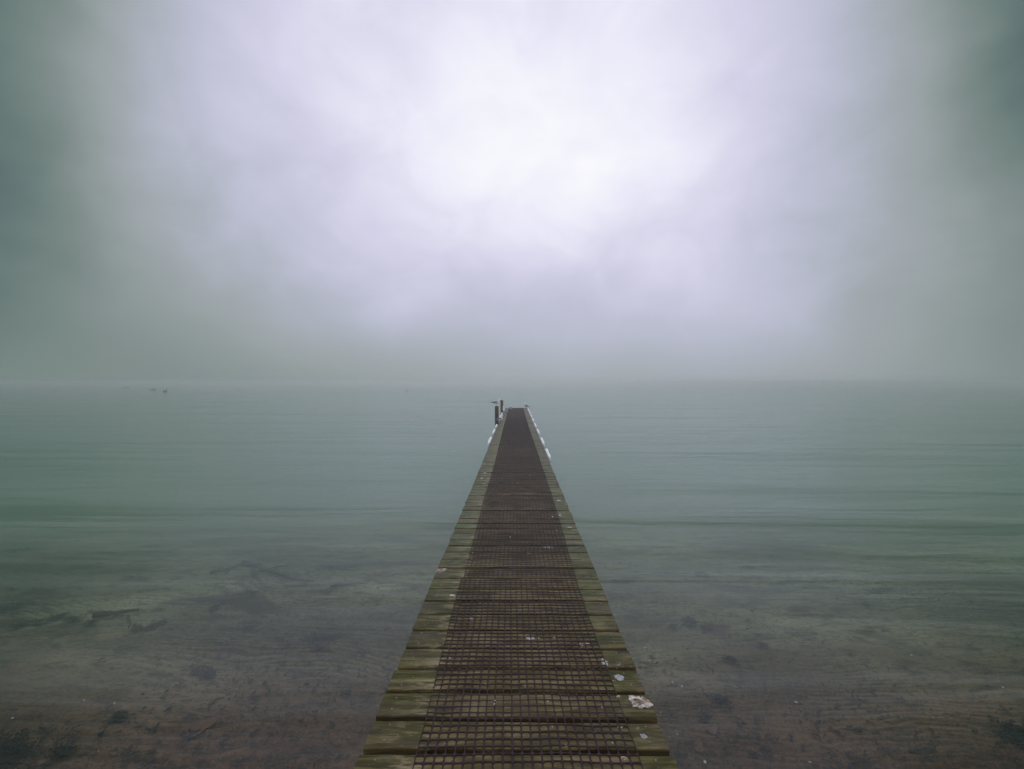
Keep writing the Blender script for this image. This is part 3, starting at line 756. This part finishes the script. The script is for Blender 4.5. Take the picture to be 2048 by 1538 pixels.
def clump(path, width, n, mat, label, name='weed_clump', cat='weed', bl=(0.015, 0.05), thick=0.012, group='weed clumps on the lake bed'):
    """weed gathered along a path of photo points laid on the bed"""
    pts = [at_bed(*q) for q in path]
    seg = [(pts[i + 1] - pts[i]).length for i in range(len(pts) - 1)] or [1]
    tot = sum(seg); c0 = pts[0].copy()
    mb = MB()
    for _ in range(n):
        if len(pts) == 1: q_ = pts[0]; wv = width
        else:
            d = rng.random() * tot; i = 0
            while i < len(seg) - 1 and d > seg[i]: d -= seg[i]; i += 1
            q_ = pts[i].lerp(pts[i + 1], d / seg[i]); wv = width
        a = rng.random() * 6.28; r_ = wv * abs(rng.gauss(0, 0.42)) * (0.35 + 1.2 * float(vnoise(math.cos(a) * 2 + c0.x * 9, math.sin(a) * 2 + c0.y * 7)))
        x_ = q_.x + r_ * math.cos(a) * 1.3; y_ = q_.y + r_ * math.sin(a)
        blade(mb, x_ - c0.x, y_ - c0.y, bed_z(x_, y_) + 0.018 + rng.random() * thick - c0.z, rng.uniform(*bl), rng.uniform(0.004, 0.013), rng.random() * 6.28, rng.uniform(0, thick))
    o = mb.build(name, mat, None, loc=c0)
    tag(o, label, cat, group, 'stuff' if width >= 0.14 else None)
def stick(path, r0, r1, label, forks=(), mat=None, group='sticks on the lake bed'):
    def curve(pth, ra, rb, mb, c0):
        pts = [at_bed(*q) for q in pth]
        P_ = []
        for i in range(len(pts) - 1):
            for k in range(5): P_.append(pts[i].lerp(pts[i + 1], k / 5))
        P_.append(pts[-1])
        m_ = len(P_)
        P2_ = [p_ + Vector((rng.uniform(-1, 1) * ra * .5, rng.uniform(-1, 1) * ra * .5, ra * .9 + 0.014)) - c0 for p_ in P_]
        mb.tube(P2_, [(ra + (rb - ra) * i / (m_ - 1)) * rng.uniform(.8, 1.2) for i in range(m_)], 8)
    mb = MB(); c0 = at_bed(*path[0]); curve(path, r0, r1, mb, c0)
    for fk in forks: curve(fk, r0 * .7, r1 * .8, mb, c0)
    o = mb.build('stick', mat or STICK, None, loc=c0)
    tag(o, label, 'stick', group)

clump([(615, 1283), (668, 1280)], 0.085, 260, WEED, 'dark shaggy weed clump on the bed a little left of the jetty, two bars wide')
clump([(625, 1298), (648, 1302)], 0.05, 60, WEED, 'small weed tuft just below the wide shaggy clump left of the jetty')
clump([(272, 1256), (276, 1266), (300, 1261), (330, 1248)], 0.035, 220, WEED, 'hook shaped strip of dark weed bending up at both ends, left of centre')
stick([(189, 1240), (225, 1235), (275, 1229)], 0.032, 0.010, 'thick straight sunken stick above and left of the hook shaped weed strip')
stick([(257, 1238), (259, 1260)], 0.012, 0.006, 'short twig pointing at the camera between the straight stick and the hook of weed')
clump([(106, 1240), (128, 1237)], 0.06, 130, WEED, 'ragged weed clump left of the thick straight stick, first of its row')
clump([(140, 1242), (152, 1245)], 0.055, 110, WEED, 'weed clump touching the ragged one, second of the row left of the straight stick')
clump([(174, 1251), (190, 1250)], 0.045, 90, WEED, 'squat weed clump right under the left end of the thick straight stick')
clump([(22, 1262), (50, 1252), (92, 1246)], 0.035, 170, WEED, 'long thin trail of weed at the left, slanting up from lower left')
stick([(420, 1150), (455, 1144), (484, 1132)], 0.018, 0.010, 'slim sunken branch sloping up to the right, left of the long forked branch')
stick([(486, 1132), (515, 1138), (550, 1152), (590, 1167), (630, 1171)], 0.030, 0.008, 'long curved branch with a side shoot lying on pale sand left of the jetty', [[(540, 1147), (552, 1140), (575, 1136)]])
clump([(508, 1140), (506, 1156), (520, 1163)], 0.04, 110, WEED, 'weed hanging below the long curved branch in a short dark trail')
clump([(655, 1188), (672, 1174)], 0.045, 120, WEED, 'dark leaf shaped clump on the palest sand patch left of the jetty')
clump([(650, 1140), (710, 1136)], 0.22, 240, WEED, 'wide thin scatter of weed closest to the jetty on its left')
clump([(412, 1353), (424, 1355)], 0.050, 110, WEED, 'round dark weed tuft low on the left with a smaller tuft on its left', thick=0.016)
clump([(395, 1346)], 0.035, 50, WEED, 'small weed tuft standing just left of the round dark tuft')
clump([(226, 1446), (240, 1443), (236, 1436)], 0.032, 110, BLACKWEED, 'star shaped dark leaf cluster low in the left foreground')
stick([(200, 1478), (213, 1462)], 0.010, 0.005, 'short dark twig below the star shaped leaf cluster')
clump([(280, 1098), (320, 1095)], 0.16, 260, WEED, 'dark oval weed patch farthest out on the left, above the other clumps')
clump([(140, 1138), (200, 1134)], 0.20, 300, WEED, 'broad feathery weed bed on the left, below the far oval patch')
clump([(10, 1106), (60, 1102)], 0.22, 280, WEED, 'weed patch against the left edge, the farthest out there')
clump([(0, 1222), (50, 1212)], 0.16, 330, WEED, 'large dark weed patch at the left edge above the thin trail')
clump([(424, 1224), (432, 1222)], 0.05, 70, WEED, 'small weed tuft in the middle of the left bed with a thin twig beside it')
stick([(426, 1220), (452, 1206)], 0.014, 0.006, 'thin twig running up right from the small tuft in the middle of the left bed')
clump([(494, 1187), (512, 1191)], 0.055, 110, WEED, 'dark clump of weed midway between the small twig tuft and the palest sand')
clump([(255, 1158), (295, 1163)], 0.085, 130, WEED, 'loose double tuft of weed below and right of the broad feathery weed bed')
clump([(486, 1262), (504, 1264)], 0.05, 90, WEED, 'small weed tuft left of the wide shaggy clump, level with its top')
clump([(0, 1500), (22, 1498), (30, 1520), (2, 1535)], 0.24, 620, BLACKWEED, 'black tangle of weed filling the lower left corner', thick=0.014, bl=(0.012, 0.038))
clump([(130, 1508), (118, 1518)], 0.08, 110, BLACKWEED, 'black weed lump right of the tangle in the lower left corner', thick=0.02)
clump([(1368, 1250), (1384, 1246), (1382, 1258)], 0.05, 140, WEED, 'branching dark weed clump right of the jetty, nearest to it', thick=0.02)
clump([(1345, 1260)], 0.05, 60, WEED, 'small forked weed left of the branching clump right of the jetty')
clump([(1409, 1263), (1418, 1261)], 0.04, 60, WEED, 'small weed blob just right of the branching clump beside the jetty')
clump([(1455, 1323), (1464, 1325)], 0.04, 90, WEED, 'single dark weed blob low on the right, alone on bare sand')
clump([(1408, 1443), (1414, 1445)], 0.028, 70, WEED, 'small dark weed knot above the flat brown leaf near the jetty')
clump([(1432, 1404), (1448, 1406)], 0.045, 100, WEED, 'flat weed patch above the small dark knot near the jetty')
clump([(1396, 1149), (1412, 1154)], 0.09, 110, WEED, 'far slanting weed clump right of the jetty')
clump([(1224, 1166), (1262, 1166)], 0.09, 150, WEED, 'far strip of weed touching the right side of the jetty in view')
clump([(1226, 1198), (1268, 1196)], 0.08, 130, WEED, 'ragged weed strip below the far strip beside the right side of the jetty')
clump([(1738, 1187), (1782, 1182)], 0.07, 150, WEED, 'long flat weed strip far out on the right side of the lake bed')
clump([(1480, 1139), (1505, 1139)], 0.08, 110, WEED, 'farthest weed smudge right of the jetty')
clump([(1726, 1212), (1738, 1217)], 0.05, 70, WEED, 'slanting little weed tuft below the long flat strip on the right')
clump([(1519, 1295), (1528, 1297)], 0.035, 60, WEED, 'small weed dash right of and above the single dark blob')
clump([(2046, 1472), (2020, 1466), (2046, 1500)], 0.14, 420, BLACKWEED, 'black weed mound at the lower right corner', thick=0.014, bl=(0.012, 0.035))
stick([(2060, 1478), (2030, 1468), (2006, 1464)], 0.022, 0.008, 'black branch reaching left out of the weed mound at the lower right', mat=BLACKWEED)
stick([(1820, 1510), (1845, 1503), (1868, 1506)], 0.009, 0.005, 'forked twig on bare sand in the right foreground', [[(1862, 1505), (1872, 1498)]])
def flat_leaf(px, py, L_, W_, ang, label):
    c0 = at_bed(px, py); mb = MB(); n = 18; vs = [(0, 0, 0.024)]
    for k in range(n):
        a = 2 * math.pi * k / n
        r_ = 1 + 0.18 * math.sin(3 * a + 1) + rng.uniform(-.08, .08); x_, y_ = L_ * r_ * math.cos(a), W_ * r_ * math.sin(a)
        vs.append((x_ * math.cos(ang) - y_ * math.sin(ang), x_ * math.sin(ang) + y_ * math.cos(ang), 0.016 + rng.uniform(0, .008)))
    mb.add(vs, [(0, 1 + k, 1 + (k + 1) % n) for k in range(n)])
    o = mb.build('drowned_leaf', LEAF, None, loc=c0); tag(o, label, 'leaf', 'drowned leaves on the lake bed')
flat_leaf(395, 1461, 0.085, 0.065, 0.7, 'large flat reddish brown leaf lying on rippled sand at the lower left')
flat_leaf(1424, 1466, 0.032, 0.030, 0.2, 'small round brown leaf near the right side of the jetty foot')
flat_leaf(1400, 1503, 0.036, 0.022, 1.0, 'dark oval leaf below the small round leaf right of the jetty')
flat_leaf(1480, 1438, 0.024, 0.016, -0.6, 'little pointed leaf right of the flat weed patch')

# litter nobody could count: fragments of leaf and weed, shell grit
mb = MB(); cnt = 0
while cnt < 14000:
    yv = 1.4 + (rng.random() ** 1.8) * 10.5; xv = rng.uniform(-1, 1) * (2.6 + yv * 1.05)
    den = float(fbm(xv * 0.7 + 12, yv * 0.9 + 31, 3))
    if rng.random() > max(0.05, (den - 0.40) * 4.0): continue
    cnt += 1
    s_ = rng.choice([1, 1.2, 1.5, 2.0, 2.8])
    blade(mb, xv, yv, bed_z(xv, yv) + 0.019, rng.uniform(0.010, 0.026) * s_, rng.uniform(0.003, 0.008) * s_, rng.gauss(0.1, 0.9), rng.uniform(0, 0.006))
tag(mb.build('bed_litter', WEED), 'scattered dark leaf and weed fragments over the lake bed', 'litter', kind='stuff')
SHELL = simple('pale_shell_grit', (0.48, 0.52, 0.50), 0.6, 0.3, 40)
mb = MB()
spots = [(168, 1406), (229, 1412), (196, 1509), (2006, 1380), (1823, 1315), (1592, 1410), (1355, 1475), (1620, 1531), (1410, 1531), (1300, 1326), (1341, 1114), (25, 1442), (1345, 1370), (1310, 1330), (1364, 1378), (1290, 1300)]
places = [at_bed(*q) for q in spots]
for _ in range(170):
    yv = 1.5 + rng.random() ** 1.6 * 6; xv = rng.uniform(-1, 1) * (2.4 + yv)
    places.append(Vector((xv, yv, bed_z(xv, yv))))
for i, q_ in enumerate(places):
    s_ = rng.uniform(0.006, 0.013) if i < len(spots) else rng.uniform(0.002, 0.005)
    a = rng.random() * 3.1; e = rng.uniform(.45, .8); n = 7
    ring = [(q_.x + s_ * math.cos(t) * math.cos(a) - s_ * e * math.sin(t) * math.sin(a), q_.y + s_ * math.cos(t) * math.sin(a) + s_ * e * math.sin(t) * math.cos(a), q_.z + 0.019) for t in [2 * math.pi * k / n for k in range(n)]]
    mb.add(ring + [(q_.x, q_.y, q_.z + 0.019 + s_ * .5)], [(k, (k + 1) % n, n) for k in range(n)])
tag(mb.build('shell_grit', SHELL), 'small pale shells and grit scattered on the lake bed', 'shells', kind='stuff')

# ------------------------------------------------------------------ fog
m, (N, L, new, put, M, smooth, noise, mapped, mix, ramp), out = material('fog_air')
pv = new('ShaderNodeVolumePrincipled')
pv.inputs['Color'].default_value = (0.95, 1.0, 0.95, 1)
pv.inputs['Density'].default_value = 0.0070
pv.inputs['Anisotropy'].default_value = 0.8
L.new(pv.outputs[0], out.inputs['Volume'])
mb = MB()
xa, ya, yb, zb, zt = 1520, -60, 1520, -5.4, EYE + 0.45
mb.add([(-xa, ya, zb), (xa, ya, zb), (xa, yb, zb), (-xa, yb, zb), (-xa, ya, zt), (xa, ya, zt), (xa, yb, zt), (-xa, yb, zt)],
       [(3, 2, 1, 0), (4, 5, 6, 7), (0, 1, 5, 4), (1, 2, 6, 5), (2, 3, 7, 6), (3, 0, 4, 7)])
tag(mb.build('haze', m, smooth=False), kind='stuff')
